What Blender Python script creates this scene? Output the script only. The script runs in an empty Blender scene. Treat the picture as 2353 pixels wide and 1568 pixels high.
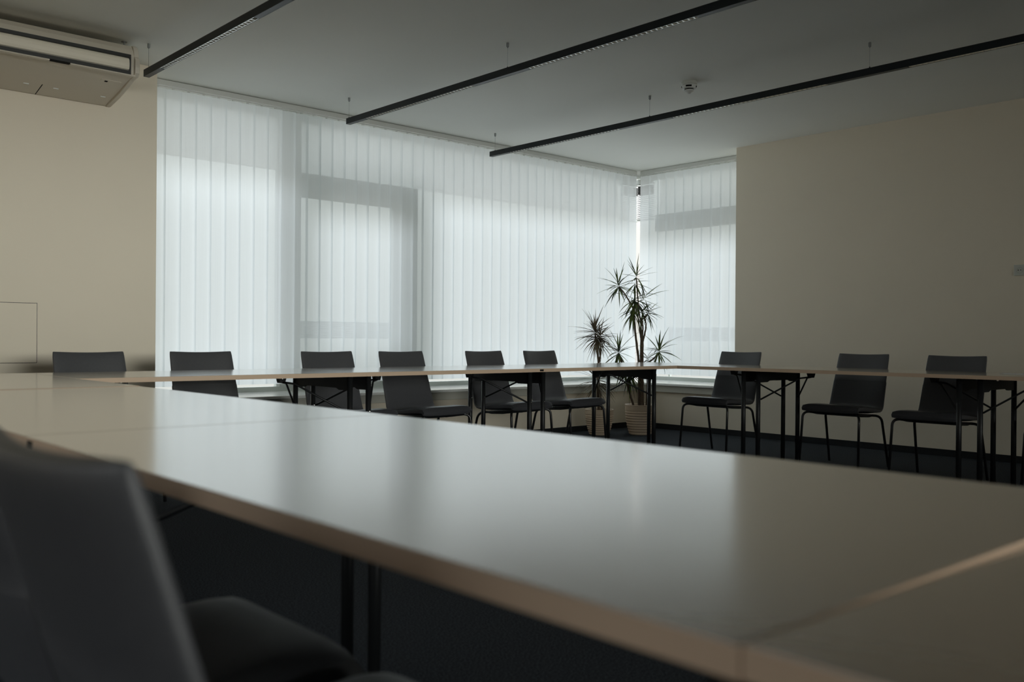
import bpy, bmesh, math, random
from mathutils import Vector, Matrix

S = bpy.context.scene
COL = S.collection
random.seed(7)
PI = math.pi

# ------------------------------------------------------------------ camera
CAM_H = 0.9385
YAW, PITCH, ROLL = math.radians(47.910), math.radians(-0.1173), math.radians(0.4344)
F_PX = 2139.8
cd = bpy.data.cameras.new('camera')
cam = bpy.data.objects.new('camera', cd)
COL.objects.link(cam)
S.camera = cam
cd.sensor_width = 36.0
cd.lens = F_PX / 2353.0 * 36.0
fwd = Vector((math.cos(PITCH) * math.cos(YAW), math.cos(PITCH) * math.sin(YAW), math.sin(PITCH)))
rgt = Vector((math.sin(YAW), -math.cos(YAW), 0.0))
upv = rgt.cross(fwd)
r2 = math.cos(ROLL) * rgt + math.sin(ROLL) * upv
u2 = -math.sin(ROLL) * rgt + math.cos(ROLL) * upv
M = Matrix((r2, u2, -fwd)).transposed().to_4x4()
M.translation = Vector((0, 0, CAM_H))
cam.matrix_world = M
cd.clip_start = 0.02
cd.clip_end = 500
cd.dof.use_dof = True
cd.dof.focus_distance = 7.6
cd.dof.aperture_fstop = 3.2

# ------------------------------------------------------------------ light and exposure
S.view_settings.view_transform = 'Standard'
S.view_settings.look = 'None'
S.view_settings.gamma = 1.0
S.view_settings.use_curve_mapping = False
S.view_settings.exposure = 1.2
S.cycles.use_denoising = True
S.cycles.max_bounces = 14
S.cycles.diffuse_bounces = 8
S.cycles.transmission_bounces = 8
S.cycles.transparent_max_bounces = 16
S.cycles.sample_clamp_indirect = 6.0
S.cycles.caustics_reflective = False
S.cycles.caustics_refractive = False

SKY_GAIN = 0.80
BACK_GLOW = 41.0
w = bpy.data.worlds.new('sky')
S.world = w
w.use_nodes = True
nt = w.node_tree
nt.nodes.clear()
tc = nt.nodes.new('ShaderNodeTexCoord')
sp = nt.nodes.new('ShaderNodeSeparateXYZ')
mr = nt.nodes.new('ShaderNodeMapRange')
mr.inputs['From Min'].default_value = -1
mr.inputs['From Max'].default_value = 1
rp = nt.nodes.new('ShaderNodeValToRGB')
els = rp.color_ramp.elements
els[0].position = 0.0; els[0].color = (0.42, 0.42, 0.40, 1)
els[1].position = 1.0; els[1].color = (2.1, 2.25, 2.4, 1)
for p_, c_ in ((0.49, (0.44, 0.44, 0.42, 1)), (0.505, (0.46, 0.46, 0.43, 1)), (0.56, (0.56, 0.56, 0.53, 1)), (0.64, (1.15, 1.18, 1.2, 1)), (0.78, (1.7, 1.8, 1.9, 1))):
    e = els.new(p_); e.color = c_
bg = nt.nodes.new('ShaderNodeBackground')
bg.inputs['Strength'].default_value = SKY_GAIN
wo = nt.nodes.new('ShaderNodeOutputWorld')
nt.links.new(tc.outputs['Generated'], sp.inputs[0])
nt.links.new(sp.outputs['Z'], mr.inputs['Value'])
nt.links.new(mr.outputs[0], rp.inputs['Fac'])
# bright glow added to the unseen -Y sky, shaped to light the left wall
neg = nt.nodes.new('ShaderNodeMath'); neg.operation = 'MULTIPLY'; neg.inputs[1].default_value = -1
mxz = nt.nodes.new('ShaderNodeMath'); mxz.operation = 'MAXIMUM'; mxz.inputs[1].default_value = 0
pw = nt.nodes.new('ShaderNodeMath'); pw.operation = 'POWER'; pw.inputs[1].default_value = 16.0
ma = nt.nodes.new('ShaderNodeMath'); ma.operation = 'MULTIPLY_ADD'; ma.inputs[1].default_value = BACK_GLOW; ma.inputs[2].default_value = 1.0
nt.links.new(sp.outputs['Y'], neg.inputs[0]); nt.links.new(neg.outputs[0], mxz.inputs[0])
gz = nt.nodes.new('ShaderNodeMapRange'); gz.interpolation_type = 'SMOOTHSTEP'
gz.inputs['From Min'].default_value = -0.12; gz.inputs['From Max'].default_value = -0.01
mz = nt.nodes.new('ShaderNodeMath'); mz.operation = 'MULTIPLY'
nt.links.new(sp.outputs['Z'], gz.inputs['Value'])
gt = nt.nodes.new('ShaderNodeMapRange'); gt.interpolation_type = 'SMOOTHSTEP'
gt.inputs['From Min'].default_value = 0.02; gt.inputs['From Max'].default_value = 0.24
gt.inputs['To Min'].default_value = 1.0; gt.inputs['To Max'].default_value = 0.04
gm = nt.nodes.new('ShaderNodeMath'); gm.operation = 'MULTIPLY'
nt.links.new(sp.outputs['Z'], gt.inputs['Value']); nt.links.new(gt.outputs[0], gm.inputs[0]); nt.links.new(gz.outputs[0], gm.inputs[1])
nt.links.new(gm.outputs[0], mz.inputs[1]); nt.links.new(pw.outputs[0], mz.inputs[0])
nt.links.new(mxz.outputs[0], pw.inputs[0]); nt.links.new(mz.outputs[0], ma.inputs[0])
vm = nt.nodes.new('ShaderNodeVectorMath'); vm.operation = 'SCALE'
nt.links.new(rp.outputs['Color'], vm.inputs[0]); nt.links.new(ma.outputs[0], vm.inputs['Scale'])
nt.links.new(vm.outputs[0], bg.inputs['Color'])
nt.links.new(bg.outputs[0], wo.inputs['Surface'])

def portal(name, loc, look, sx, sy):
    # sky portals: they emit nothing, they only guide the sampling of the sky through each window opening
    l = bpy.data.lights.new(name, 'AREA')
    l.shape = 'RECTANGLE'; l.size = sx; l.size_y = sy
    l.cycles.is_portal = True
    o = bpy.data.objects.new(name, l)
    COL.objects.link(o)
    o.location = loc
    o.rotation_euler = Vector(look).to_track_quat('-Z', 'Y').to_euler()
    return o
portal('daylight_portal', (5.4, 7.62, 1.65), (0, -1, 0), 6.6, 2.7)
portal('daylight_portal', (8.92, 6.35, 1.65), (-1, 0, 0), 2.4, 2.7)
portal('daylight_portal', (-1.95, 1.7, 1.30), (1, 0, 0), 2.3, 1.6)
portal('daylight_portal', (2.0, -7.3, 1.82), (0, 1, 0), 5.0, 1.85)

# ------------------------------------------------------------------ materials
def nodes(m):
    m.use_nodes = True
    n = m.node_tree
    return n, n.nodes['Principled BSDF']
def mat(name, col, rough=0.5, spec=0.5, metal=0.0, noise=0.0, scale=20.0, bump=0.0, bscale=200.0, coat=0.0, sheen=0.0):
    m = bpy.data.materials.new(name)
    n, b = nodes(m)
    b.inputs['Base Color'].default_value = (*col, 1)
    b.inputs['Roughness'].default_value = rough
    b.inputs['Specular IOR Level'].default_value = spec
    b.inputs['Metallic'].default_value = metal
    b.inputs['Coat Weight'].default_value = coat
    b.inputs['Coat Roughness'].default_value = 0.15
    if sheen:
        b.inputs['Sheen Weight'].default_value = sheen
    if noise:
        t = n.nodes.new('ShaderNodeTexCoord')
        nz = n.nodes.new('ShaderNodeTexNoise')
        nz.inputs['Scale'].default_value = scale
        nz.inputs['Detail'].default_value = 4
        mx = n.nodes.new('ShaderNodeMix'); mx.data_type = 'RGBA'
        mx.inputs['A'].default_value = (*[c * (1 - noise) for c in col], 1)
        mx.inputs['B'].default_value = (*[min(1, c * (1 + noise)) for c in col], 1)
        n.links.new(t.outputs['Object'], nz.inputs['Vector'])
        n.links.new(nz.outputs['Fac'], mx.inputs['Factor'])
        n.links.new(mx.outputs['Result'], b.inputs['Base Color'])
    if bump:
        t = n.nodes.new('ShaderNodeTexCoord')
        nz = n.nodes.new('ShaderNodeTexNoise')
        nz.inputs['Scale'].default_value = bscale
        nz.inputs['Detail'].default_value = 3
        bp = n.nodes.new('ShaderNodeBump')
        bp.inputs['Strength'].default_value = bump
        bp.inputs['Distance'].default_value = 0.002
        n.links.new(t.outputs['Object'], nz.inputs['Vector'])
        n.links.new(nz.outputs['Fac'], bp.inputs['Height'])
        n.links.new(bp.outputs[0], b.inputs['Normal'])
    return m

MT = {}
MT['wall'] = mat('warm_wall_paint', (0.87, 0.785, 0.65), 0.75, 0.25, noise=0.02, scale=3, bump=0.15, bscale=260)
MT['ceiling'] = mat('ceiling_paint', (0.93, 0.94, 0.90), 0.8, 0.2, noise=0.02, scale=2)
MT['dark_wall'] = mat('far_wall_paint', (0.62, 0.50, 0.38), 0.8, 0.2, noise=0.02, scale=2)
MT['white'] = mat('white_lacquer', (0.74, 0.75, 0.72), 0.35, 0.4)
MT['sill'] = mat('white_sill_laminate', (0.96, 0.97, 0.95), 0.14, 0.6)
MT['apron'] = mat('sill_apron_paint', (0.56, 0.55, 0.49), 0.55, 0.3)
MT['frame'] = mat('window_frame_lacquer', (0.50, 0.53, 0.50), 0.5, 0.4)
MT['base'] = mat('baseboard_black', (0.012, 0.014, 0.016), 0.6, 0.3)
MT['top'] = mat('table_laminate', (0.30, 0.232, 0.165), 0.20, 0.7, coat=1.0, noise=0.015, scale=40, bump=0.02, bscale=900)
MT['edge'] = mat('table_edge_band', (0.66, 0.49, 0.355), 0.5, 0.3)
MT['black'] = mat('black_powder_coat', (0.012, 0.013, 0.014), 0.42, 0.4)
MT['blackmetal'] = mat('black_tube_steel', (0.014, 0.014, 0.015), 0.28, 0.5)
MT['leather'] = mat('dark_leather', (0.071, 0.072, 0.079), 0.42, 0.45, noise=0.12, scale=90, bump=0.25, bscale=700)
MT['bolt'] = mat('zinc_bolt', (0.7, 0.7, 0.7), 0.25, 0.5, metal=1.0)
MT['lamp'] = mat('black_lamp_profile', (0.010, 0.014, 0.017), 0.38, 0.3)
MT['mirror'] = mat('louvre_aluminium', (0.93, 0.94, 0.92), 0.2, 0.5, metal=1.0)
MT['wire'] = mat('steel_wire', (0.35, 0.36, 0.36), 0.35, 0.5, metal=1.0)
MT['acw'] = mat('air_conditioner_plastic', (0.72, 0.66, 0.56), 0.45, 0.4)
MT['acp'] = mat('air_conditioner_louvre', (0.93, 0.86, 0.72), 0.5, 0.4)
MT['acd'] = mat('dark_plastic', (0.035, 0.036, 0.034), 0.5, 0.4)
MT['pot'] = mat('sand_ceramic', (0.70, 0.56, 0.42), 0.45, 0.4, noise=0.04, scale=30)
MT['soil'] = mat('potting_soil', (0.03, 0.022, 0.016), 0.9, 0.1, noise=0.4, scale=80, bump=0.8, bscale=120)
MT['trunk'] = mat('plant_bark', (0.13, 0.095, 0.07), 0.8, 0.2, noise=0.35, scale=60, bump=0.6, bscale=150)
MT['plastic'] = mat('socket_plastic', (0.62, 0.63, 0.58), 0.35, 0.4)
MT['paper'] = mat('white_paper', (0.82, 0.82, 0.80), 0.7, 0.2)
MT['greyslat'] = mat('grey_slat_paint', (0.20, 0.23, 0.23), 0.5, 0.4)
MT['slot'] = mat('slot_black', (0.01, 0.01, 0.01), 0.8, 0.1)

def carpet():
    m = bpy.data.materials.new('navy_carpet')
    n, b = nodes(m)
    b.inputs['Roughness'].default_value = 0.95
    b.inputs['Specular IOR Level'].default_value = 0.1
    t = n.nodes.new('ShaderNodeTexCoord')
    nz = n.nodes.new('ShaderNodeTexNoise'); nz.inputs['Scale'].default_value = 160; nz.inputs['Detail'].default_value = 5
    nz2 = n.nodes.new('ShaderNodeTexNoise'); nz2.inputs['Scale'].default_value = 3
    rp = n.nodes.new('ShaderNodeValToRGB')
    rp.color_ramp.elements[0].position = 0.38; rp.color_ramp.elements[0].color = (0.018, 0.022, 0.027, 1)
    rp.color_ramp.elements[1].position = 0.68; rp.color_ramp.elements[1].color = (0.075, 0.085, 0.10, 1)
    bp = n.nodes.new('ShaderNodeBump'); bp.inputs['Strength'].default_value = 0.6; bp.inputs['Distance'].default_value = 0.003
    n.links.new(t.outputs['Object'], nz.inputs['Vector']); n.links.new(t.outputs['Object'], nz2.inputs['Vector'])
    n.links.new(nz.outputs['Fac'], rp.inputs['Fac']); n.links.new(rp.outputs['Color'], b.inputs['Base Color'])
    n.links.new(nz.outputs['Fac'], bp.inputs['Height']); n.links.new(bp.outputs[0], b.inputs['Normal'])
    return m
MT['carpet'] = carpet()

def leaf_mat(name, c1, c2):
    m = bpy.data.materials.new(name)
    n, b = nodes(m)
    b.inputs['Roughness'].default_value = 0.4
    t = n.nodes.new('ShaderNodeTexCoord')
    nz = n.nodes.new('ShaderNodeTexNoise'); nz.inputs['Scale'].default_value = 9
    rp = n.nodes.new('ShaderNodeValToRGB')
    rp.color_ramp.elements[0].position = 0.4; rp.color_ramp.elements[0].color = (*c1, 1)
    rp.color_ramp.elements[1].position = 0.62; rp.color_ramp.elements[1].color = (*c2, 1)
    n.links.new(t.outputs['Object'], nz.inputs['Vector']); n.links.new(nz.outputs['Fac'], rp.inputs['Fac'])
    n.links.new(rp.outputs['Color'], b.inputs['Base Color'])
    tr = n.nodes.new('ShaderNodeBsdfTranslucent'); n.links.new(rp.outputs['Color'], tr.inputs['Color'])
    mx = n.nodes.new('ShaderNodeMixShader'); mx.inputs[0].default_value = 0.5
    n.links.new(b.outputs[0], mx.inputs[1]); n.links.new(tr.outputs[0], mx.inputs[2])
    n.links.new(mx.outputs[0], n.nodes['Material Output'].inputs['Surface'])
    return m
MT['leaf'] = leaf_mat('green_leaf', (0.07, 0.105, 0.05), (0.26, 0.34, 0.10))
MT['leaf2'] = leaf_mat('bronze_leaf', (0.18, 0.15, 0.11), (0.36, 0.30, 0.20))

def fabric():
    m = bpy.data.materials.new('sheer_blind_fabric')
    m.use_nodes = True
    n = m.node_tree; n.nodes.clear()
    out = n.nodes.new('ShaderNodeOutputMaterial')
    di = n.nodes.new('ShaderNodeBsdfDiffuse'); di.inputs['Color'].default_value = (0.70, 0.74, 0.72, 1)
    tl = n.nodes.new('ShaderNodeBsdfTranslucent'); tl.inputs['Color'].default_value = (0.945, 0.97, 0.995, 1)
    tp = n.nodes.new('ShaderNodeBsdfTransparent'); tp.inputs['Color'].default_value = (0.92, 1.0, 1.0, 1)
    m1 = n.nodes.new('ShaderNodeMixShader'); m1.inputs[0].default_value = 0.84
    m2 = n.nodes.new('ShaderNodeMixShader'); m2.inputs[0].default_value = 0.26
    # fine vertical threads
    t = n.nodes.new('ShaderNodeTexCoord')
    mp = n.nodes.new('ShaderNodeMapping'); mp.inputs['Scale'].default_value = (260, 260, 1.5)
    nz = n.nodes.new('ShaderNodeTexNoise'); nz.inputs['Scale'].default_value = 1.0
    mr = n.nodes.new('ShaderNodeMapRange'); mr.inputs['To Min'].default_value = 0.12; mr.inputs['To Max'].default_value = 0.20
    n.links.new(t.outputs['Object'], mp.inputs[0]); n.links.new(mp.outputs[0], nz.inputs['Vector'])
    n.links.new(nz.outputs['Fac'], mr.inputs['Value']); n.links.new(mr.outputs[0], m2.inputs[0])
    n.links.new(di.outputs[0], m1.inputs[1]); n.links.new(tl.outputs[0], m1.inputs[2])
    n.links.new(m1.outputs[0], m2.inputs[1]); n.links.new(tp.outputs[0], m2.inputs[2])
    n.links.new(m2.outputs[0], out.inputs['Surface'])
    return m
MT['fabric'] = fabric()

def glass():
    m = bpy.data.materials.new('window_glass')
    m.use_nodes = True
    n = m.node_tree; n.nodes.clear()
    out = n.nodes.new('ShaderNodeOutputMaterial')
    tp = n.nodes.new('ShaderNodeBsdfTransparent'); tp.inputs['Color'].default_value = (0.97, 0.985, 0.98, 1)
    gl = n.nodes.new('ShaderNodeBsdfGlossy'); gl.inputs['Roughness'].default_value = 0.01
    fr = n.nodes.new('ShaderNodeFresnel'); fr.inputs['IOR'].default_value = 1.3
    mx = n.nodes.new('ShaderNodeMixShader')
    n.links.new(fr.outputs[0], mx.inputs[0]); n.links.new(tp.outputs[0], mx.inputs[1]); n.links.new(gl.outputs[0], mx.inputs[2])
    n.links.new(mx.outputs[0], out.inputs['Surface'])
    return m
MT['glass'] = glass()

def dimming_pane():  # made-up upper glazing that dims the top band of the blind
    m = bpy.data.materials.new('added_dimming_glass')
    m.use_nodes = True
    n = m.node_tree; n.nodes.clear()
    out = n.nodes.new('ShaderNodeOutputMaterial')
    tl = n.nodes.new('ShaderNodeBsdfTranslucent'); tl.inputs['Color'].default_value = (0.76, 0.76, 0.74, 1)
    df = n.nodes.new('ShaderNodeBsdfDiffuse'); df.inputs['Color'].default_value = (0.85, 0.86, 0.84, 1)
    tp = n.nodes.new('ShaderNodeBsdfTransparent')
    a = n.nodes.new('ShaderNodeMixShader'); a.inputs[0].default_value = 0.30
    c = n.nodes.new('ShaderNodeMixShader'); c.inputs[0].default_value = 0.22
    n.links.new(tl.outputs[0], a.inputs[1]); n.links.new(df.outputs[0], a.inputs[2])
    n.links.new(a.outputs[0], c.inputs[1]); n.links.new(tp.outputs[0], c.inputs[2])
    n.links.new(c.outputs[0], out.inputs['Surface'])
    return m
MT['dim_pane'] = dimming_pane()

# ------------------------------------------------------------------ mesh helpers
def link(name, bm, m, parent=None, smooth=False, bevel=0.0, seg=2):
    bmesh.ops.recalc_face_normals(bm, faces=bm.faces)
    me = bpy.data.meshes.new(name)
    bm.to_mesh(me); bm.free()
    me.materials.append(MT[m])
    if smooth:
        me.polygons.foreach_set('use_smooth', [True] * len(me.polygons))
    o = bpy.data.objects.new(name, me)
    COL.objects.link(o)
    if parent is not None:
        o.parent = parent
    if bevel:
        b = o.modifiers.new('bevel', 'BEVEL')
        b.width = bevel; b.segments = seg; b.limit_method = 'ANGLE'; b.angle_limit = math.radians(40)
        b.harden_normals = False
    return o
def box(bm, x0, x1, y0, y1, z0, z1, mtx=None):
    co = [(x, y, z) for x in (x0, x1) for y in (y0, y1) for z in (z0, z1)]
    vs = [bm.verts.new(Vector(c) if mtx is None else mtx @ Vector(c)) for c in co]
    for f in ((0, 1, 3, 2), (4, 6, 7, 5), (0, 4, 5, 1), (2, 3, 7, 6), (0, 2, 6, 4), (1, 5, 7, 3)):
        bm.faces.new([vs[i] for i in f])
def prism(bm, prof, a0, a1, axis='x'):
    # closed profile swept straight along an axis; profile is (y,z) for x, (x,z) for y, (x,y) for z
    def P(a, p):
        return {'x': (a, p[0], p[1]), 'y': (p[0], a, p[1]), 'z': (p[0], p[1], a)}[axis]
    A = [bm.verts.new(P(a0, p)) for p in prof]; B = [bm.verts.new(P(a1, p)) for p in prof]
    n = len(prof)
    for i in range(n):
        bm.faces.new([A[i], A[(i + 1) % n], B[(i + 1) % n], B[i]])
    bm.faces.new(A); bm.faces.new(B[::-1])
def tube(bm, pts, rad, seg=12, cap=True):
    pts = [Vector(p) for p in pts]
    n = len(pts)
    rads = rad if isinstance(rad, (list, tuple)) else [rad] * n
    rings = []
    t0 = (pts[1] - pts[0]).normalized()
    ref = Vector((0, 0, 1)) if abs(t0.z) < 0.9 else Vector((1, 0, 0))
    nrm = t0.cross(ref).normalized()
    for i in range(n):
        if i == 0: t = pts[1] - pts[0]
        elif i == n - 1: t = pts[-1] - pts[-2]
        else: t = (pts[i + 1] - pts[i]).normalized() + (pts[i] - pts[i - 1]).normalized()
        t.normalize()
        nrm = (nrm - t * nrm.dot(t)).normalized()
        bn = t.cross(nrm)
        rings.append([bm.verts.new(pts[i] + (nrm * math.cos(2 * PI * k / seg) + bn * math.sin(2 * PI * k / seg)) * rads[i]) for k in range(seg)])
    for a, b in zip(rings, rings[1:]):
        for k in range(seg):
            bm.faces.new([a[k], a[(k + 1) % seg], b[(k + 1) % seg], b[k]])
    if cap:
        bm.faces.new(rings[0][::-1]); bm.faces.new(rings[-1])
def lathe(bm, prof, seg=48, c=(0, 0, 0)):
    rings = []
    for r, z in prof:
        if r < 1e-6:
            rings.append([bm.verts.new((c[0], c[1], c[2] + z))])
        else:
            rings.append([bm.verts.new((c[0] + r * math.cos(2 * PI * k / seg), c[1] + r * math.sin(2 * PI * k / seg), c[2] + z)) for k in range(seg)])
    for a, b in zip(rings, rings[1:]):
        if len(a) == 1 and len(b) == 1: continue
        for k in range(seg):
            k2 = (k + 1) % seg
            if len(a) == 1: bm.faces.new([a[0], b[k2], b[k]])
            elif len(b) == 1: bm.faces.new([a[k], a[k2], b[0]])
            else: bm.faces.new([a[k], a[k2], b[k2], b[k]])
def arc(p0, p1, p2, n=6):
    # quadratic bend through p1
    p0, p1, p2 = Vector(p0), Vector(p1), Vector(p2)
    return [p0 * (1 - t) ** 2 + p1 * 2 * t * (1 - t) + p2 * t * t for t in [i / n for i in range(n + 1)]]
def BM(): return bmesh.new()
def thing(name, label, cat, loc=(0, 0, 0), rz=0.0, group=None):
    o = bpy.data.objects.new(name, None)
    o.empty_display_size = 0.1
    COL.objects.link(o)
    o.location = loc; o.rotation_euler = (0, 0, rz)
    return tag(o, label, cat, group)
def tag(o, label, cat, group=None):
    o['label'] = label; o['category'] = cat
    if group: o['group'] = group
    return o
def struct(name, bm, m, parent=None, label=None, **k):
    o = link(name, bm, m, parent, **k)
    if parent is None: o['kind'] = 'structure'
    if label: o['label'] = label
    return o
def copy_tree(o, parent=None):
    c = o.copy(); COL.objects.link(c)
    if parent is not None: c.parent = parent
    for ch in [x for x in bpy.data.objects if x.parent == o]:
        copy_tree(ch, c)
    return c

# ------------------------------------------------------------------ room shell
CEIL = 2.845
X0, Y0 = -1.7, -7.0            # the two unseen walls behind the camera
XR, YL = 7.80, 6.60            # right wall face, left wall face
XO, YO = 8.50, 7.25            # outer faces of the window recess
bm = BM(); box(bm, X0 - .2, 8.5, Y0 - .2, 7.25, -0.12, 0.0); struct('floor', bm, 'carpet', label='dark navy carpet floor')
bm = BM(); box(bm, X0 - .2, 8.52, Y0 - .2, 7.22, CEIL, CEIL + .2); struct('ceiling', bm, 'ceiling', label='pale grey flat ceiling')
bm = BM(); box(bm, X0 - .2, 2.552, YL, YO, 0, CEIL); struct('wall_left', bm, 'wall', label='warm cream wall left of the windows')
bm = BM(); box(bm, XR, XO, Y0 - .2, 5.35, 0, CEIL); struct('wall_right', bm, 'wall', label='warm cream wall on the right')
# low wall under both windows, one piece round the corner
bm = BM(); prism(bm, [(2.552, YL), (XR, YL), (XR, 5.35), (XO, 5.35), (XO, YO), (2.552, YO)], 0, 0.45, 'z')
struct('wall_window', bm, 'wall', label='low cream wall under the windows')
# unseen walls; both hold openings for added windows that light the room
ny0, ny1, nz0, nz1 = .6, 2.8, .55, 2.05
bm = BM(); box(bm, X0 - .2, X0, Y0, ny0, 0, CEIL); box(bm, X0 - .2, X0, ny1, YL, 0, CEIL)
box(bm, X0 - .2, X0, ny0, ny1, 0, nz0); box(bm, X0 - .2, X0, ny0, ny1, nz1, CEIL)
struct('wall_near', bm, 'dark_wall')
bm = BM()
for a, b_, c, d in ((ny0, ny0 + .05, nz0, nz1), (ny1 - .05, ny1, nz0, nz1), (ny0 + .05, ny1 - .05, nz0, nz0 + .05), (ny0 + .05, ny1 - .05, nz1 - .05, nz1)):
    box(bm, X0 - .13, X0 - .07, a, b_, c, d)
wn = struct('added_near_window', bm, 'frame')  # added unseen window that lights the nearest table edge
bm = BM(); box(bm, X0 - .104, X0 - .098, ny0 + .05, ny1 - .05, nz0 + .05, nz1 - .05); struct('pane', bm, 'glass', wn)
bm = BM()
bx0, bx1, bz0, bz1 = -0.4, 4.4, 1.0, 2.65
box(bm, X0, bx0, Y0 - .2, Y0, 0, CEIL); box(bm, bx1, XR, Y0 - .2, Y0, 0, CEIL)
box(bm, bx0, bx1, Y0 - .2, Y0, 0, bz0); box(bm, bx0, bx1, Y0 - .2, Y0, bz1, CEIL)
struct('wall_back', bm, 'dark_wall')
# added back window, unseen, there to light the left wall
bm = BM()
for a, b, c, d in ((bx0, bx0 + .05, bz0, bz1), (bx1 - .05, bx1, bz0, bz1), (bx0 + .05, bx1 - .05, bz0, bz0 + .05), (bx0 + .05, bx1 - .05, bz1 - .05, bz1), (1.97, 2.03, bz0 + .05, bz1 - .05)):
    box(bm, a, b, Y0 - .13, Y0 - .07, c, d)
wb = struct('added_back_window', bm, 'frame')
bm = BM(); box(bm, bx0 + .05, bx1 - .05, Y0 - .104, Y0 - .098, bz0 + .05, bz1 - .05); struct('pane', bm, 'glass', wb)

# baseboards
bm = BM(); prism(bm, [(-1.7, YL - .012), (XR - .012, YL - .012), (XR - .012, 5.35), (XR, 5.35), (XR, YL), (-1.7, YL)], 0, 0.056, 'z')
struct('baseboard_left', bm, 'base', label='black baseboard under the windows')
bm = BM(); box(bm, XR - .012, XR, Y0, 5.35, 0, 0.056); struct('baseboard_right', bm, 'base', label='black baseboard along the right wall')

# window sill (white board) and the apron box under its lip
bm = BM(); prism(bm, [(2.552, 6.53), (7.73, 6.53), (7.73, 5.352), (8.45, 5.352), (8.45, 7.2), (2.552, 7.2)], 0.4605, 0.486, 'z')
struct('trim_1', bm, 'sill', label='white window sill board', bevel=.006)
bm = BM(); prism(bm, [(2.552, 6.56), (7.76, 6.56), (7.76, 5.352), (7.80, 5.352), (7.80, 6.6), (2.552, 6.6)], 0.392, 0.4605, 'z')
struct('trim_2', bm, 'apron', label='grey beige apron below the sill', bevel=.003)
bm = BM(); box(bm, 2.552, 8.45, 6.6, 7.2, .45, .4605); box(bm, 7.8, 8.45, 5.352, 6.6, .45, .4605); struct('trim_3', bm, 'apron')

# windows: glazing plane at Y = 7.15 (left) and X = 8.45 (right)
YG, XG = 7.15, 8.42
def sc(v, c=CAM_H, k=YG / 6.855): return c + (v - c) * k
bm = BM()
def fb(x0, x1, z0, z1, d=.035): box(bm, x0, x1, YG - d, YG + d, z0, z1)
ztop, zbot = 2.80, .486
fb(2.552, 2.60, zbot, CEIL)
fb(2.60, 8.36, zbot, .525)
fb(2.60, 8.36, 2.79, CEIL)
fb(3.79, 3.98, .525, 2.79, .05)
fb(3.98, 5.21, 2.147, 2.345, .045)          # sash head
fb(4.972, 5.21, .525, 2.147, .045)          # sash stile
fb(3.98, 4.972, .525, .60, .045)
w1 = struct('window_1', bm, 'frame', label='long window with wide frame bars behind the blind')
def pane(x0, x1, z0, z1, par, m='glass'):
    b = BM(); box(b, x0, x1, YG - .004, YG + .004, z0, z1); struct('pane', b, m, par)
pane(2.60, 3.79, .525, 2.345, w1); pane(2.60, 3.79, 2.3455, 2.79, w1, 'dim_pane'); pane(3.98, 4.972, .60, 2.147, w1); pane(3.98, 5.21, 2.3455, 2.79, w1, 'dim_pane'); pane(5.21, 8.36, .525, 2.345, w1); pane(5.21, 8.07, 2.3455, 2.79, w1, 'dim_pane'); pane(8.071, 8.36, 2.3455, 2.79, w1)  # panes above the head bars are added to dim the blind there
bm = BM()
def fr(y0, y1, z0, z1, d=.035): box(bm, XG - d, XG + d, y0, y1, z0, z1)
fr(5.352, 5.40, zbot, CEIL)
fr(5.40, 7.05, zbot, .525)
fr(5.40, 7.05, 2.79, CEIL)
fr(5.40, 6.84, 2.19, 2.375, .045)
w2 = struct('window_2', bm, 'frame', label='short window round the corner behind the blind')
def pane2(y0, y1, z0, z1, m='glass'):
    b = BM(); box(b, XG - .004, XG + .004, y0, y1, z0, z1); struct('pane', b, m, w2)
pane2(5.40, 6.80, 2.376, 2.79, 'dim_pane'); pane2(6.801, 7.05, 2.376, 2.79); pane2(5.40, 6.84, .525, 2.19); pane2(6.84, 7.05, .525, 2.375)

# external raised venetian blinds above each window
def ext_venetian(along, a0, a1, off, zlow, label):
    t = thing('venetian_blind', label, 'blind', (0, 0, 0), 0, 'outside louvre blinds')
    b = BM()
    def bb(b, u0, u1, v0, v1, z0, z1):
        if along == 'x': box(b, u0, u1, v0, v1, z0, z1)
        else: box(b, v0, v1, u0, u1, z0, z1)
    bb(b, a0, a1, off + .005, off + .08, 2.785, 2.84); link('headbox', b, 'frame', t)
    b = BM(); bb(b, a1 - .22, a1 - .02, off + .02, off + .07, 2.665, 2.76); link('corner_bracket', b, 'acd', t)
    b = BM()
    z = zlow + .03
    while z < 2.775:
        prof = [(off + .02, z - .010), (off + .045, z + .001), (off + .07, z + .009), (off + .07, z + .011), (off + .045, z + .003), (off + .02, z - .008)]
        prism(b, prof, a0 + .01, a1 - .01, along)
        z += .022
    o = link('slats', b, 'greyslat', t)
    b = BM(); bb(b, a0 + .01, a1 - .01, off + .02, off + .07, zlow - .005, zlow + .012); link('bottom_rail', b, 'frame', t)
ext_venetian('x', 8.32, 8.62, 7.27, 2.36, 'grey louvre blind drawn up outside the corner, seen in the gap')
ext_venetian('y', 6.98, 7.24, 8.50, 2.36, 'grey louvre blind outside the short corner window, behind the fabric')

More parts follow.
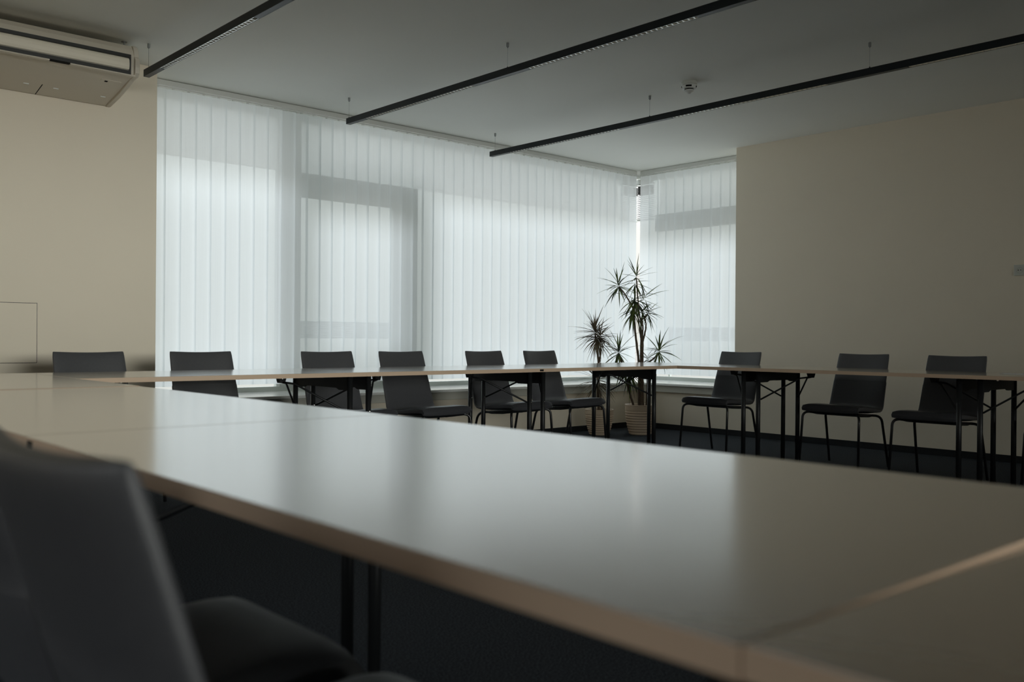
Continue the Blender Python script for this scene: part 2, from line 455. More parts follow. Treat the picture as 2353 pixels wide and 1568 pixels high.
# outside safety railings seen as a soft band through the fabric
def railing(along, a0, a1, off, label):
    t = thing('balcony_railing', label, 'railing', (0, 0, 0), 0, 'railings outside the windows')
    for k in range(8):
        b = BM(); z = .940 + k * .020
        P = [(a0, off, z), (a1, off, z)] if along == 'x' else [(off, a0, z), (off, a1, z)]
        tube(b, P, .0085, 8); link('rail', b, 'frame', t, smooth=True)
    for a in (a0, a1):
        b = BM()
        if along == 'x': box(b, a - .012, a + .012, off - .012, off + .012, .40, 1.10)
        else: box(b, off - .012, off + .012, a - .012, a + .012, .40, 1.10)
        link('post', b, 'frame', t)
railing('x', 4.05, 5.25, 7.40, 'grey railing outside the long window')
railing('y', 5.45, 6.85, 8.68, 'grey railing outside the short corner window')

b = BM(); prism(b, [(2.5, 7.25), (8.5, 7.25), (8.5, 5.35), (8.78, 5.35), (8.78, 7.52), (2.5, 7.52)], .30, .40, 'z')
struct('trim_4', b, 'frame')

# vertical blinds
def vertical_blind(along, a0, n, off, label, sgn=1):
    t = thing('vertical_blind', label, 'blind', (0, 0, 0), 0, 'vertical blinds over the windows')
    pitch, wd = .119, .130
    a1 = a0 + sgn * pitch * n
    lo, hi = min(a0, a1), max(a0, a1)
    def bb(b, u0, u1, v0, v1, z0, z1):
        if along == 'x': box(b, u0, u1, off + v0, off + v1, z0, z1)
        else: box(b, off + v0, off + v1, u0, u1, z0, z1)
    b = BM(); bb(b, lo, hi, -.022, .022, CEIL - .043, CEIL - .003); link('headrail', b, 'white', t, bevel=.002)
    b = BM(); bb(b, lo, hi, -.026, -.018, CEIL - .058, CEIL - .049)
    for k in range(n):
        a = a0 + sgn * (k + .5) * pitch
        bb(b, a - .006, a + .006, -.008, .008, CEIL - .062, CEIL - .043)
    link('carrier_rail', b, 'white', t)
    for k in range(n):
        b = BM()
        a = a0 + sgn * (k + .5) * pitch
        th = math.radians(8.5 + random.uniform(-3, 3))
        seg = 6
        cols = []
        for i in range(seg + 1):
            s = (i / seg - .5) * wd
            bow = .004 * math.cos(PI * (i / seg - .5))
            u = s * math.cos(th); v = -s * math.sin(th) - bow
            row = []
            for z in (CEIL - .062, 2.2, 1.6, 1.1, .562):
                tw = random.uniform(-.0006, .0006) if 0 < i < seg else 0
                row.append(b.verts.new((a + u, off + v + tw, z) if along == 'x' else (off + v + tw, a + u, z)))
            cols.append(row)
        for c0, c1 in zip(cols, cols[1:]):
            for j in range(4):
                b.faces.new([c0[j], c1[j], c1[j + 1], c0[j + 1]])
        link('vane', b, 'fabric', t, smooth=True)
    return t
vertical_blind('x', 2.601, 46, 6.878, 'long white sheer vertical blind across the left windows')
vertical_blind('y', 6.835, 12, 8.125, 'short white sheer vertical blind on the corner window by the plants', -1)

# ------------------------------------------------------------------ linear pendant lights
def pendant(x, yend, ylen, segs, mounts, label):
    t = thing('pendant_light', label, 'light', (x, yend, 2.635), 0, 'black linear pendant lights')
    W, Hh = .0375, .045
    y1 = -ylen
    b = BM()
    prism(b, [(0, 0), (.003, 0), (.003, Hh - .003), (W - .003, Hh - .003), (W - .003, 0), (W, 0), (W, Hh), (0, Hh)], y1, 0, 'y')
    box(b, .003, W - .003, -.003, 0, 0, Hh - .003)
    link('housing', b, 'lamp', t)
    # blank covers between louvres
    cuts = sorted([(-(yend - a), -(yend - c)) for a, c in segs], reverse=True)
    edge = -.003
    for a, c in cuts:
        b = BM(); box(b, .003, W - .003, a, edge, .0005, .004); edge = c
        link('cover_strip', b, 'lamp', t)
    b = BM(); box(b, .003, W - .003, y1, edge, .0005, .004); link('cover_strip', b, 'lamp', t)
    for a, c in cuts:
        b = BM()
        c = max(c, y1)
        # side reflectors
        for s in (0, 1):
            pr = [(.003, .001), (.0065, .001), (.0095, .022), (.003, .022)]
            if s: pr = [(W - p[0], p[1]) for p in pr]
            prism(b, pr, c, a, 'y')
        box(b, .003, W - .003, c, a, .030, .033)
        k = a - .012
        while k > c + .01:
            bl = [(k - .0025, .002), (k + .0025, .002), (k + .008, .022), (k - .008, .022)]
            A = [b.verts.new((.005, p[0], p[1])) for p in bl]; B = [b.verts.new((W - .005, p[0], p[1])) for p in bl]
            for i in range(4): b.faces.new([A[i], A[(i + 1) % 4], B[(i + 1) % 4], B[i]])
            b.faces.new(A); b.faces.new(B[::-1])
            k -= .036
        link('louvre', b, 'mirror', t)
    for my in mounts:
        yy = my - yend
        b = BM(); tube(b, [(W / 2, yy, Hh + .008), (W / 2, yy, CEIL - 2.635 - .02)], .0011, 6); link('suspension_wire', b, 'wire', t)
        b = BM(); lathe(b, [(0, 0), (.003, 0), (.0055, .004), (.0088, .007), (.0088, .032), (0, .032)], 16, (W / 2, yy, CEIL - 2.635 - .032)); link('ceiling_mount', b, 'wire', t, smooth=False)
        b = BM(); lathe(b, [(0, .012), (.003, .012), (.005, .003), (.007, 0), (0, 0)], 12, (W / 2, yy, Hh)); link('wire_clip', b, 'lamp', t)
    return t
pendant(2.283, 6.137, 8.2, [(5.874, 4.595), (4.06, 2.78), (2.2, .9), (.3, -1.0)], [6.100, 4.26, 2.45, .6], 'black linear pendant light nearest the air conditioner, leftmost of the three')
pendant(3.968, 6.376, 8.4, [(6.119, 4.812), (4.276, 2.986), (2.45, 1.15), (.6, -.7)], [6.364, 4.477, 2.65, .8], 'long black linear pendant light in the middle of the ceiling')
pendant(5.640, 6.575, 8.5, [(6.313, 4.990), (4.463, 3.176), (2.640, 1.33), (.8, -.5)], [6.519, 4.683, 2.886, 1.1], 'black linear pendant light nearest the smoke detector and right wall')

# ------------------------------------------------------------------ smoke detector
t = thing('smoke_detector', 'small round white smoke detector on the ceiling between two pendant lights', 'smoke detector', (5.56, 4.23, CEIL))
b = BM(); lathe(b, [(0, 0), (.056, 0), (.058, -.004), (.058, -.020), (.054, -.024), (0, -.024)], 40); link('base', b, 'plastic', t, smooth=False)
b = BM()
lathe(b, [(0, -.0245), (.052, -.0245), (.057, -.032), (.050, -.052), (.044, -.0535), (0, -.0535)], 40); link('body', b, 'white', t)
b = BM(); lathe(b, [(0, -.054), (.034, -.054), (.034, -.061), (0, -.061)], 32); link('vent_ring', b, 'slot', t)
b = BM(); lathe(b, [(0, -.0615), (.038, -.0615), (.033, -.070), (.018, -.078), (.012, -.087), (0, -.090)], 32); link('cap', b, 'white', t, smooth=True)
b = BM()
for k in range(4):
    a0 = k * PI / 2 + .2
    for j in range(8):
        a = a0 + j * .1; a2 = a + .1
        q = [(.0563 * math.cos(v), .0563 * math.sin(v), -.0345) for v in (a, a2)] + [(.0520 * math.cos(v), .0520 * math.sin(v), -.0465) for v in (a2, a)]
        q2 = [(p[0] * 1.01, p[1] * 1.01, p[2]) for p in q]
        V = [b.verts.new(p) for p in q2]; b.faces.new(V)
link('vent_slots', b, 'slot', t)

# ------------------------------------------------------------------ air conditioner
AX1, AX0 = 2.227, .62
t = thing('air_conditioner', 'cream ceiling mounted air conditioner with long front louvre', 'air conditioner', (0, 0, 0))
body = [(6.116, 2.809), (6.56, 2.809), (6.595, 2.80), (6.595, 2.510), (6.52, 2.526), (6.33, 2.560), (6.16, 2.597), (6.10, 2.606), (6.072, 2.613), (6.066, 2.736), (6.085, 2.775)]
b = BM(); prism(b, body, AX0 + .03, AX1 - .03, 'x'); link('body', b, 'acw', t, bevel=.003)
cap = [(6.112, 2.812), (6.56, 2.812), (6.597, 2.80), (6.597, 2.506), (6.57, 2.506), (6.50, 2.517), (6.40, 2.533), (6.33, 2.547), (6.22, 2.573), (6.14, 2.597), (6.07, 2.604), (6.050, 2.625), (6.046, 2.66), (6.047, 2.705), (6.056, 2.722), (6.068, 2.73), (6.072, 2.77), (6.085, 2.795)]
for x0, x1 in ((AX1 - .03, AX1), (AX0, AX0 + .03)):
    b = BM(); prism(b, cap, x0, x1, 'x'); link('side_cap', b, 'acw', t, bevel=.004)
# dark frame round the louvre
b = BM()
fx0, fx1 = AX0 + .05, 2.172
def fbar(x0, x1, z0, z1): box(b, x0, x1, 6.050, 6.068, z0, z1)
fbar(fx0, fx1, 2.716, 2.7355); fbar(fx0, fx1, 2.609, 2.632); fbar(fx1 - .011, fx1, 2.632, 2.716); fbar(fx0, fx0 + .011, 2.632, 2.716)
link('louvre_frame', b, 'acd', t)
b = BM()
prof = [(6.066, 2.633), (6.050, 2.640), (6.044, 2.655), (6.043, 2.675), (6.046, 2.695), (6.054, 2.709), (6.066, 2.7155)]
prism(b, prof, fx0 + .012, fx1 - .012, 'x'); link('louvre_panel', b, 'acp', t, smooth=False)
b = BM(); box(b, 1.690, 1.805, 6.048, 6.075, 2.602, 2.6095); link('louvre_gap', b, 'slot', t)
b = BM(); prism(b, [(6.046, 2.6005), (6.066, 2.597), (6.066, 2.6085), (6.050, 2.6085)], AX0 + .03, 1.688, 'x'); prism(b, [(6.046, 2.6005), (6.066, 2.597), (6.066, 2.6085), (6.050, 2.6085)], 1.807, AX1 - .03, 'x'); link('front_lip', b, 'acw', t)
def under(y): return 2.597 - (y - 6.16) * (2.597 - 2.526) / .36
b = BM()
for i, (x0, x1) in enumerate(((1.7555, 2.185), (1.30, 1.7505), (.85, 1.295))):
    prism(b, [(6.435, under(6.435) - .0015), (6.585, under(6.585) - .003), (6.585, under(6.585) + .01), (6.435, under(6.435) + .01)], x0, x1, 'x')
link('intake_grille', b, 'acw', t)
for x in (1.30, 1.753):
    b = BM(); prism(b, [(6.43, under(6.43) - .0022), (6.588, under(6.588) - .0037), (6.588, under(6.588) + .004), (6.43, under(6.43) + .004)], x - .0026, x + .0026, 'x')
    link('grille_gap', b, 'slot', t)
b = BM()
for x in (1.663, 1.839, 2.132, 1.45):
    box(b, x - .016, x + .016, 6.449, 6.455, under(6.455) - .006, under(6.455) + .004)
link('grille_clip', b, 'white', t)
b = BM(); prism(b, [(6.200, under(6.2) - .003), (6.232, under(6.232) - .003), (6.232, under(6.232) + .006), (6.2, under(6.2) + .006)], 2.040, 2.165, 'x')
sb = link('signal_panel', b, 'acw', t, bevel=.001)
b = BM(); prism(b, [(6.213, under(6.213) - .005), (6.228, under(6.228) - .005), (6.228, under(6.228) + .004), (6.213, under(6.213) + .004)], 2.066, 2.084, 'x'); link('receiver_eye', b, 'slot', sb)
for x in (2.170, .70):
    b = BM(); tube(b, [(x, 6.17, 2.808), (x, 6.17, CEIL - .004)], .005, 10); lathe(b, [(0, 0), (.018, 0), (.018, .004), (0, .004)], 20, (x, 6.17, CEIL - .004)); link('hanger_bolt', b, 'wire', t)

# ------------------------------------------------------------------ wall access panel, socket
t = thing('access_panel', 'flush square access panel outlined on the left wall', 'access panel', (1.45, YL, .955))
b = BM(); box(b, -.323, .323, -.004, 0, -.193, .193); link('door', b, 'wall', t)
b = BM()
for x0, x1, z0, z1 in ((-.326, -.3232, -.196, .196), (.3232, .326, -.196, .196), (-.3232, .3232, .1932, .196), (-.3232, .3232, -.196, -.1932)):
    box(b, x0, x1, -.0025, 0, z0, z1)
link('shadow_gap', b, 'slot', t)
t = thing('wall_socket', 'white wall socket high on the right wall', 'socket', (XR, 2.735, 1.506))
b = BM(); box(b, -.010, 0, -.0425, .0425, -.0425, .0425); fp = link('face_plate', b, 'plastic', t, bevel=.002)
b = BM(); R = Matrix.Rotation(-PI / 2, 4, 'Y')
lathe(b, [(0, .0102), (.022, .0102), (.024, .012), (.026, .0102), (0, .0101)], 28); bmesh.ops.transform(b, matrix=R, verts=b.verts); link('ring', b, 'plastic', t, smooth=True)
b = BM()
for y in (-.009, .009): box(b, -.0125, -.0104, y - .003, y + .003, -.003, .003)
link('contact_hole', b, 'slot', t)

# ------------------------------------------------------------------ folding tables
TOP, TH = .740, .024
def make_table(L, W, inset=(.063, .063), extra_hole=True):
    """long side along local x, origin on the floor under the centre"""
    t = thing('folding_table', '', 'table', (0, 0, 0))
    hx, hy = L / 2, W / 2
    b = BM(); box(b, -hx + .0015, hx - .0015, -hy + .0015, hy - .0015, TOP - TH, TOP); link('table_top', b, 'top', t, bevel=.0012)
    b = BM()
    e = .0016
    for (x0, x1, y0, y1) in ((-hx, hx, -hy, -hy + e), (-hx, hx, hy - e, hy), (-hx, -hx + e, -hy + e, hy - e), (hx - e, hx, -hy + e, hy - e)):
        box(b, x0, x1, y0, y1, TOP - TH, TOP - .0008)
    link('edge_band', b, 'edge', t)
    zb = TOP - TH
    R_ = .0165
    for sx, ins in ((-1, inset[0]), (1, inset[1])):
        lx = sx * (hx - ins)
        for sy in (-1, 1):
            b = BM()
            tube(b, [(lx, sy * (hy - .08), .008), (lx, sy * (hy - .08), zb - .001)], R_, 18)
            lg = link('leg', b, 'black', t, smooth=True)
            b = BM(); lathe(b, [(0, 0), (.0185, 0), (.0185, .012), (.017, .016), (0, .016)], 18, (lx, sy * (hy - .08), 0)); link('foot_cap', b, 'slot', lg)
            b = BM(); lathe(b, [(0, 0), (.005, 0), (.004, .003), (0, .004)], 10)
            m_ = Matrix.Translation((lx, sy * (hy - .08) - R_ * .98, .507)) @ Matrix.Rotation(PI / 2, 4, 'X')
            bmesh.ops.transform(b, matrix=m_, verts=b.verts); link('bolt', b, 'bolt', lg)
        # cross plate between the two legs, with a raised middle
        y0, y1 = -(hy - .08), (hy - .08)
        prof = [(y0, zb), (y0, .632), (y0 + .11, .632), (y0 + .14, .643), (y1 - .14, .643), (y1 - .11, .632), (y1, .632), (y1, zb), (.05, zb), (.035, zb - .020), (-.035, zb - .020), (-.05, zb)]
        b = BM(); prism(b, prof, lx - .008, lx + .008, 'x'); link('cross_plate', b, 'black', t)
        # hinge bracket and struts
        hxp = lx - sx * .27
        b = BM()
        prism(b, [(hxp - .03, zb), (hxp + .03, zb), (hxp + .016, zb - .045), (hxp - .016, zb - .045)], -.018, .018, 'y')
        br = link('hinge_bracket', b, 'black', t)
        b = BM(); lathe(b, [(0, 0), (.005, 0), (.004, .003), (0, .004)], 10)
        bmesh.ops.transform(b, matrix=Matrix.Translation((hxp, -.0182, zb - .02)) @ Matrix.Rotation(PI / 2, 4, 'X'), verts=b.verts); link('bolt', b, 'bolt', br)
        for sy in (-1, 1):
            b = BM()
            tube(b, [(hxp, sy * .012, zb - .040), (hxp + sx * .06, sy * .05, zb - .05), (lx - sx * .012, sy * (hy - .08 - .012), .507)], .0062, 8)
            link('strut', b, 'black', t, smooth=True)
    return t
def latch(t, x, y, sy):
    b = BM(); box(b, x - .0175, x + .0175, y - .0008, y + .0008, TOP - .019, TOP - .006)
    link('edge_latch', b, 'slot', t)

def place_table(x0, x1, y0, y1, label, group, inset=(.063, .063), tilt=0.0, dz=0.0, latches=()):
    along = 'x' if (x1 - x0) > (y1 - y0) else 'y'
    L, W = (x1 - x0, y1 - y0) if along == 'x' else (y1 - y0, x1 - x0)
    t = make_table(L, W, inset)
    t['label'] = label; t['group'] = group
    t.location = ((x0 + x1) / 2, (y0 + y1) / 2, dz)
    if along == 'y': t.rotation_euler = (0, 0, PI / 2)
    if tilt: t.rotation_euler = (tilt, 0, t.rotation_euler.z)
    for lx, side in latches: latch(t, lx, side * W / 2, side)
    return t
# near row runs along Y: local x = +Y, local y = -X  (rotated 90 degrees)
XN0, XN1 = .522, 1.398
place_table(XN0, XN1, 3.780, 5.36, 'cream folding table at the far left corner, end of the nearest row', 'tables of the nearest row')
place_table(XN0, XN1, 2.032, 3.7795, 'cream folding table behind the small backrest corner at the left picture edge', 'tables of the nearest row', dz=-.002)
place_table(XN0, XN1, .352, 2.0315, 'large cream folding table across the foreground, closest long table top', 'tables of the nearest row', latches=((.835 - .045, 1),), dz=-.002)
tn = place_table(XN0, XN1, -1.33, .3505, 'cream folding table at the lower right corner beyond the pale joint strip', 'tables of the nearest row')
# it stands slightly lower on its far side, which bares the edge of its neighbour
tn.rotation_euler = (0, 0, PI / 2)
tn.location.z = -.0067
tn.location.x -= .0111
tn.rotation_euler = Matrix.Rotation(.015, 4, 'Y').to_3x3().to_4x4().__matmul__(Matrix.Rotation(PI / 2, 4, 'Z')).to_euler()
# window row runs along X
YT = 4.560
place_table(1.402, 2.9895, YT, 5.355, 'cream folding table in front of the two leftmost chairs', 'tables of the window row')
place_table(2.990, 4.4195, YT, 5.355, 'cream folding table in front of the blind, middle of the window row', 'tables of the window row', latches=((.713 - .024, -1),))
place_table(4.420, 5.8705, YT, 5.355, 'cream folding table at the corner by the plants', 'tables of the window row', inset=(.063, .185))
# right row runs along Y
XT = 5.872
place_table(XT, 6.575, 3.940, 5.42, 'cream folding table nearest the corner on the right wall side', 'tables of the right row')
place_table(XT, 6.575, 2.371, 3.9395, 'cream folding table in front of the two chairs on the right', 'tables of the right row')
place_table(XT, 6.575, .80, 2.3705, 'cream folding table cut by the right picture edge, holding the paper sheet', 'tables of the right row')

# paper on the right row
b = BM(); box(b, -.105, .105, -.148, .148, 0, .0006)
o = link('paper_sheet', b, 'paper'); o.location = (6.36, 2.18, TOP + .0006); o.rotation_euler = (0, 0, .2)
tag(o, 'white sheet of paper on the right table row', 'paper')

# ------------------------------------------------------------------ chairs
def make_chair():
    """faces local -y, origin on the floor"""
    t = thing('conference_chair', '', 'chair', (0, 0, 0))
    NU = 14
    def shell(prof, nrm_th, wfun, name, m, dish, curve):
        # prof: list of (y,z) along the piece, thickness per point; wfun(v) -> half width
        b = BM()
        n = len(prof)
        top, bot = [], []
        for i, (y, z) in enumerate(prof):
            a = prof[max(0, i - 1)]; c = prof[min(n - 1, i + 1)]
            ty, tz = c[0] - a[0], c[1] - a[1]
            l = math.hypot(ty, tz); ny, nz = -tz / l, ty / l     # left normal
            hw = wfun(i / (n - 1)); th = nrm_th(i / (n - 1))
            rt, rb = [], []
            for k in range(NU + 1):
                u = -1 + 2 * k / NU
                e = max(0.0, 1 - abs(u) ** 6)
                thk = th * (.45 + .55 * e)
                cy = curve(i / (n - 1)) * (1 - u * u)
                dz = dish(i / (n - 1)) * (1 - u * u)
                rt.append(b.verts.new((u * hw, y + cy + ny * thk / 2, z + dz + nz * thk / 2)))
                rb.append(b.verts.new((u * hw, y + cy - ny * thk / 2, z + dz - nz * thk / 2)))
            top.append(rt); bot.append(rb)
        for i in range(n - 1):
            for k in range(NU):
                b.faces.new([top[i][k], top[i][k + 1], top[i + 1][k + 1], top[i + 1][k]])
                b.faces.new([bot[i][k + 1], bot[i][k], bot[i + 1][k], bot[i + 1][k + 1]])
            b.faces.new([top[i][0], top[i + 1][0], bot[i + 1][0], bot[i][0]])
            b.faces.new([top[i + 1][NU], top[i][NU], bot[i][NU], bot[i + 1][NU]])
        for k in range(NU):
            b.faces.new([top[0][k + 1], top[0][k], bot[0][k], bot[0][k + 1]])
            b.faces.new([top[-1][k], top[-1][k + 1], bot[-1][k + 1], bot[-1][k]])
        return link(name, b, m, t, smooth=True, bevel=.005, seg=3)
    # backrest: from the bend up to the top, leaning back
    bp = [(.150, .420), (.178, .426), (.197, .441), (.208, .462), (.216, .49), (.228, .53), (.243, .58), (.258, .63), (.2585, .634), (.259, .638), (.272, .68), (.287, .73), (.302, .78), (.313, .815), (.318, .832), (.322, .846)]
    def bth(v): 
        return .033 if v < .9 else .033 - .012 * (v - .9) / .1
    def bw(v): return .2215 - .020 * v
    def dishb(v): return -.007 * max(0, (v - .8) / .2)
    def curveb(v): return .022 * min(1, v * 2.2)
    bk = shell(bp, bth, bw, 'backrest', 'leather', dishb, curveb)
    for zi, yi in ((.572, .2405),):
        sm = BM()
        pts = [( -1 + 2 * k / 12) for k in range(13)]
        tube(sm, [(u * .208, yi + .021 * (1 - u * u) - .0165, zi - .004) for u in pts], .0010, 6)
        link('seam', sm, 'leather', bk)
    sp_ = [(-.180, .424), (-.186, .436), (-.176, .446), (-.15, .4475), (-.10, .446), (-.04, .440), (.02, .434), (.08, .428), (.13, .424), (.152, .424)]
    def sth(v): return .024 + .034 * math.sin(PI * min(1, .12 + v * .95)) ** .6
    def sw(v): return .2235
    shell(sp_, sth, sw, 'seat', 'leather', lambda v: -.004 * min(1, v * 3), lambda v: 0.0)
    b = BM()
    prism(b, [(-.165, .418), (-.05, .404), (.06, .394), (.14, .396), (.14, .385), (.06, .378), (-.05, .384), (-.155, .402)], -.185, .185, 'x')
    link('under_shell', b, 'black', t, bevel=.004)
    rr = .0092
    for sx in (-1, 1):
        # front leg: foot, straight up, bend inwards under the seat
        P = [(sx * .236, -.205, .0)] + arc((sx * .226, -.178, .365), (sx * .2245, -.174, .408), (sx * .185, -.150, .408), 6) + [(sx * .04, -.120, .400)]
        b = BM(); tube(b, P, rr, 12); link('leg', b, 'blackmetal', t, smooth=True)
        P = [(sx * .240, .245, .0)] + arc((sx * .228, .165, .345), (sx * .226, .150, .388), (sx * .185, .130, .388), 6) + [(sx * .04, .110, .384)]
        b = BM(); tube(b, P, rr, 12); link('leg', b, 'blackmetal', t, smooth=True)
    return t
proto = make_chair()
CH = [
 (1.845, 5.44, 2.0, 'dark leather chair against the cream wall, leftmost behind the window row', 'chairs behind the window row'),
 (2.507, 5.40, 0.8, 'dark leather chair at the left end of the blind, second from the left wall', 'chairs behind the window row'),
 (3.350, 5.272, 1.9, 'dark leather chair behind the table frame with two leg pairs, third from left', 'chairs behind the window row'),
 (3.945, 5.222, 4.3, 'dark leather chair fully seen between two table frames, fourth from left', 'chairs behind the window row'),
 (4.740, 5.222, 6.2, 'dark leather chair behind the crossed table struts, fifth from left', 'chairs behind the window row'),
 (5.373, 5.252, 6.9, 'dark leather chair beside the plants at the window', 'chairs behind the window row'),
 (6.480, 4.608, -91.3, 'dark leather chair at the right edge of the corner blind', 'chairs along the right wall'),
 (6.530, 3.523, -90.2, 'dark leather chair before the bare right wall, left of the rightmost pair', 'chairs along the right wall'),
 (6.420, 2.774, -90.3, 'dark leather chair behind the rightmost table legs', 'chairs along the right wall'),
 (6.43, 1.93, -90.0, 'dark leather chair cut off by the right picture edge', 'chairs along the right wall'),
 (.572, .900, 90.0, 'blurred dark chair seen from behind, closest in the lower left corner', 'chairs on the camera side'),
 (.578, 1.404, 90.0, 'blurred dark chair beyond the closest one, its seat showing under the foreground table', 'chairs on the camera side'),
]
for i, (x, y, a, lab, grp) in enumerate(CH):
    c = proto if i == 0 else copy_tree(proto)
    c.location = (x, y, 0); c.rotation_euler = (0, 0, math.radians(a))
    c['label'] = lab; c['group'] = grp

# ------------------------------------------------------------------ potted plants
def leaf(b, base, d, length, width, droop, roll=0.0, n=7):
    """one long strap leaf that starts along d and bends down"""
    d = Vector(d).normalized()
    side = d.cross(Vector((0, 0, 1)))
    if side.length < .05: side = Vector((math.cos(roll), math.sin(roll), 0))
    side.normalize()
    side = (Matrix.Rotation(roll, 3, d) @ side)
    p = Vector(base); L = []
    step = length / n
    dd = d.copy()
    for i in range(n + 1):
        s = i / n
        wv = width * (.45 + .55 * min(1, s * 4)) * (1 - max(0, (s - .35) / .65) ** 1.5) * .5
        up = side.cross(dd).normalized()
        L.append((b.verts.new(p + side * wv + up * wv * .35), b.verts.new(p), b.verts.new(p - side * wv + up * wv * .35)))
        p = p + dd * step
        dd = (dd + Vector((0, 0, -1)) * droop * step / .1 * (.35 + s)).normalized()
    for a, c in zip(L, L[1:]):
        b.faces.new([a[0], a[1], c[1], c[0]]); b.faces.new([a[1], a[2], c[2], c[1]])
def crown(t, name, m, c, n, ln, wd, el0, el1, droop, rnd, bias=None):
    b = BM()
    for k in range(n):
        az = k * 2.39996 + rnd.uniform(-.6, .6)
        el = math.radians(el0 + (el1 - el0) * ((k + .5) / n) + rnd.uniform(-16, 16))
        d = Vector((math.cos(az) * math.cos(el), math.sin(az) * math.cos(el), math.sin(el)))
        if bias: d = (d + Vector(bias)).normalized()
        base = Vector(c) + Vector((rnd.uniform(-.008, .008), rnd.uniform(-.008, .008), -.045 * k / n + .01))
        leaf(b, base, d, ln * rnd.choice((.6, .8, .95, 1.05, 1.18)) * rnd.uniform(.9, 1.1), wd * rnd.uniform(.75, 1.2), droop * rnd.uniform(.9, 1.9), rnd.uniform(-.4, .4))
    o = link(name, b, m, t, smooth=True)
    so = o.modifiers.new('thickness', 'SOLIDIFY'); so.thickness = .0008
    return o
def ribbed_pot(t, r_top, r_bot, h):
    prof = [(0, 0), (r_bot * .92, 0), (r_bot, .006)]
    N = 72
    for i in range(N + 1):
        s = i / N
        r = r_bot + (r_top - r_bot) * (1 - (1 - s) ** 2.1)
        if s < .82: r += .0026 * math.sin(s / .82 * 2 * PI * 9.0)
        prof.append((r, .006 + (h - .012) * s))
    prof += [(r_top + .002, h - .004), (r_top, h), (r_top - .010, h), (r_top - .013, h - .006), (r_top - .016, h - .05), (0, h - .05)]
    b = BM(); lathe(b, prof, 56); link('pot', b, 'pot', t, smooth=True)
    b = BM(); lathe(b, [(0, h - .049), (0, h - .020), (r_top * .5, h - .018), (r_top - .017, h - .024), (r_top - .017, h - .049)], 40); link('soil', b, 'soil', t, smooth=True)
rnd = random.Random(11)
LX, LY = 7.165, 6.02
t = thing('potted_dracaena', 'tall green dragon tree in the larger ribbed sand coloured pot', 'plant', (LX, LY, 0))
ribbed_pot(t, .152, .108, .298)
def rel(p, c): return (p[0] - c[0], p[1] - c[1], p[2])
def trunk(t, pts, rads, c, name='trunk'):
    b = BM()
    P = [Vector(rel(p, c)) for p in pts]
    # resample for knobbly rings
    Q, Rr = [], []
    for i in range(len(P) - 1):
        m_ = 8
        for k in range(m_):
            s = k / m_
            Q.append(P[i].lerp(P[i + 1], s) + Vector((rnd.uniform(-.0015, .0015), rnd.uniform(-.0015, .0015), 0)))
            Rr.append((rads[i] * (1 - s) + rads[i + 1] * s) * (1.08 if k % 2 else .97))
    Q.append(P[-1]); Rr.append(rads[-1])
    tube(b, Q, Rr, 10); link(name, b, 'trunk', t, smooth=True)
C1 = (LX, LY)
trunk(t, [(7.170, 6.000, .26), (7.166, 6.006, .55), (7.166, 6.006, .925)], [.021, .020, .017], C1)
trunk(t, [(7.160, 6.030, .26), (7.147, 6.022, .687), (7.114, 6.053, 1.033), (7.105, 6.06, 1.22)], [.014, .012, .010, .009], C1)
trunk(t, [(7.215, 5.985, .26), (7.212, 5.970, .52), (7.206, 5.967, .72)], [.009, .008, .007], C1)
trunk(t, [(7.120, 6.06, .26), (7.075, 6.10, .46), (7.010, 6.15, .76)], [.011, .010, .008], C1)
trunk(t, [(7.170, 6.0, .68), (7.24, 5.93, .745), (7.285, 5.895, .80)], [.009, .008, .007], C1, 'branch')
for pts in ([(7.166, 6.006, .915), (7.150, 6.02, 1.02), (7.140, 6.03, 1.13), (7.112, 6.055, 1.29)],
            [(7.166, 6.006, .92), (7.172, 6.0, 1.05), (7.165, 6.005, 1.14), (7.205, 5.972, 1.20)],
            [(7.160, 6.01, .92), (7.155, 6.01, 1.10), (7.140, 6.03, 1.25), (7.121, 6.048, 1.56)],
            [(7.170, 6.0, .92), (7.190, 5.98, 1.04), (7.195, 5.98, 1.10), (7.180, 5.99, 1.18)],
            [(7.115, 6.05, 1.20), (7.08, 6.08, 1.30), (7.03, 6.13, 1.41), (6.995, 6.163, 1.470)]):
    trunk(t, pts, [.010, .0075, .0065, .006], C1, 'branch')
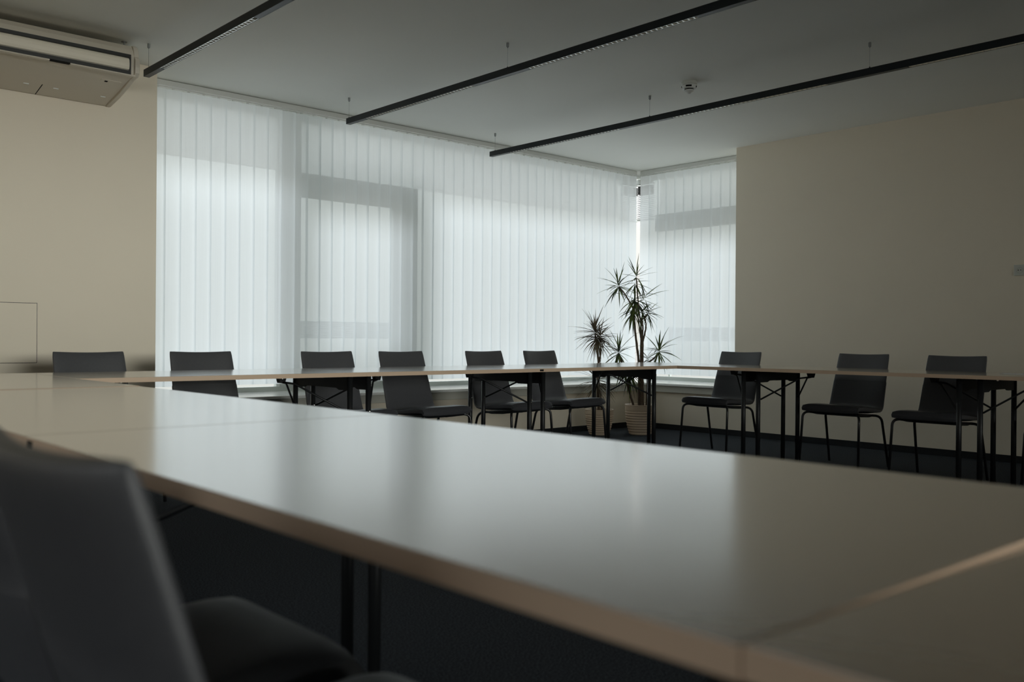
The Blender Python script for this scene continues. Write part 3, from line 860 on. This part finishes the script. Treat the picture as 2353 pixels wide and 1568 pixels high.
# crowns: centre, count, leaf length, width, elevations, droop
for c, n, ln, wd, e0, e1, dr, bias in (
    ((7.121, 6.048, 1.585), 15, .20, .013, 80, -35, .10, None),
    ((7.112, 6.055, 1.50), 12, .22, .016, 10, -70, .22, None),
    ((6.990, 6.166, 1.487), 26, .23, .015, 75, -70, .20, None),
    ((7.112, 6.055, 1.34), 26, .24, .017, 20, -75, .28, None),
    ((7.100, 6.066, 1.225), 24, .22, .018, 0, -80, .35, None),
    ((7.212, 5.964, 1.215), 24, .17, .012, 60, -75, .30, None),
    ((7.165, 6.00, 1.22), 14, .20, .013, 40, -60, .25, None),
    ((7.18, 5.99, 1.36), 6, .26, .014, 45, -20, .12, (.35, -.35, .1)),
    ((6.996, 6.159, .826), 28, .25, .017, 75, -70, .22, None),
    ((7.291, 5.892, .838), 28, .23, .016, 75, -70, .24, None),
    ((7.208, 5.967, .760), 14, .16, .012, 70, -60, .3, None),
    ((7.02, 6.13, .70), 22, .24, .019, -5, -80, .4, None),
    ((7.075, 6.09, .60), 22, .22, .020, -20, -82, .5, None)):
    crown(t, 'leaf_crown', 'leaf', rel(c, C1), n, ln, wd, e0, e1, dr, rnd, bias)
SX, SY = 6.815, 6.25
t = thing('potted_dracaena', 'shorter bronze leaved dragon tree in the smaller ribbed pot', 'plant', (SX, SY, 0))
ribbed_pot(t, .141, .096, .252)
C2 = (SX, SY)
trunk(t, [(6.803, 6.245, .21), (6.80, 6.25, .45), (6.801, 6.248, .70)], [.014, .013, .010], C2)
trunk(t, [(6.83, 6.23, .21), (6.82, 6.24, .38), (6.795, 6.255, .52)], [.010, .009, .008], C2)
trunk(t, [(6.801, 6.248, .69), (6.79, 6.26, .82), (6.776, 6.272, .98)], [.009, .008, .007], C2, 'branch')
trunk(t, [(6.801, 6.248, .69), (6.815, 6.235, .80), (6.81, 6.24, .94)], [.008, .007, .006], C2, 'branch')
for c, n, ln, wd, e0, e1, dr in (
    ((6.774, 6.273, 1.03), 52, .22, .013, 85, -40, .12),
    ((6.790, 6.260, .96), 52, .23, .013, 20, -75, .22),
    ((6.810, 6.240, .98), 26, .19, .012, 60, -50, .18),
    ((6.789, 6.258, .55), 40, .24, .013, 50, -45, .18),
    ((6.789, 6.258, .50), 40, .22, .013, 0, -75, .25)):
    crown(t, 'leaf_crown', 'leaf2', rel(c, C2), n, ln, wd, e0, e1, dr, rnd)
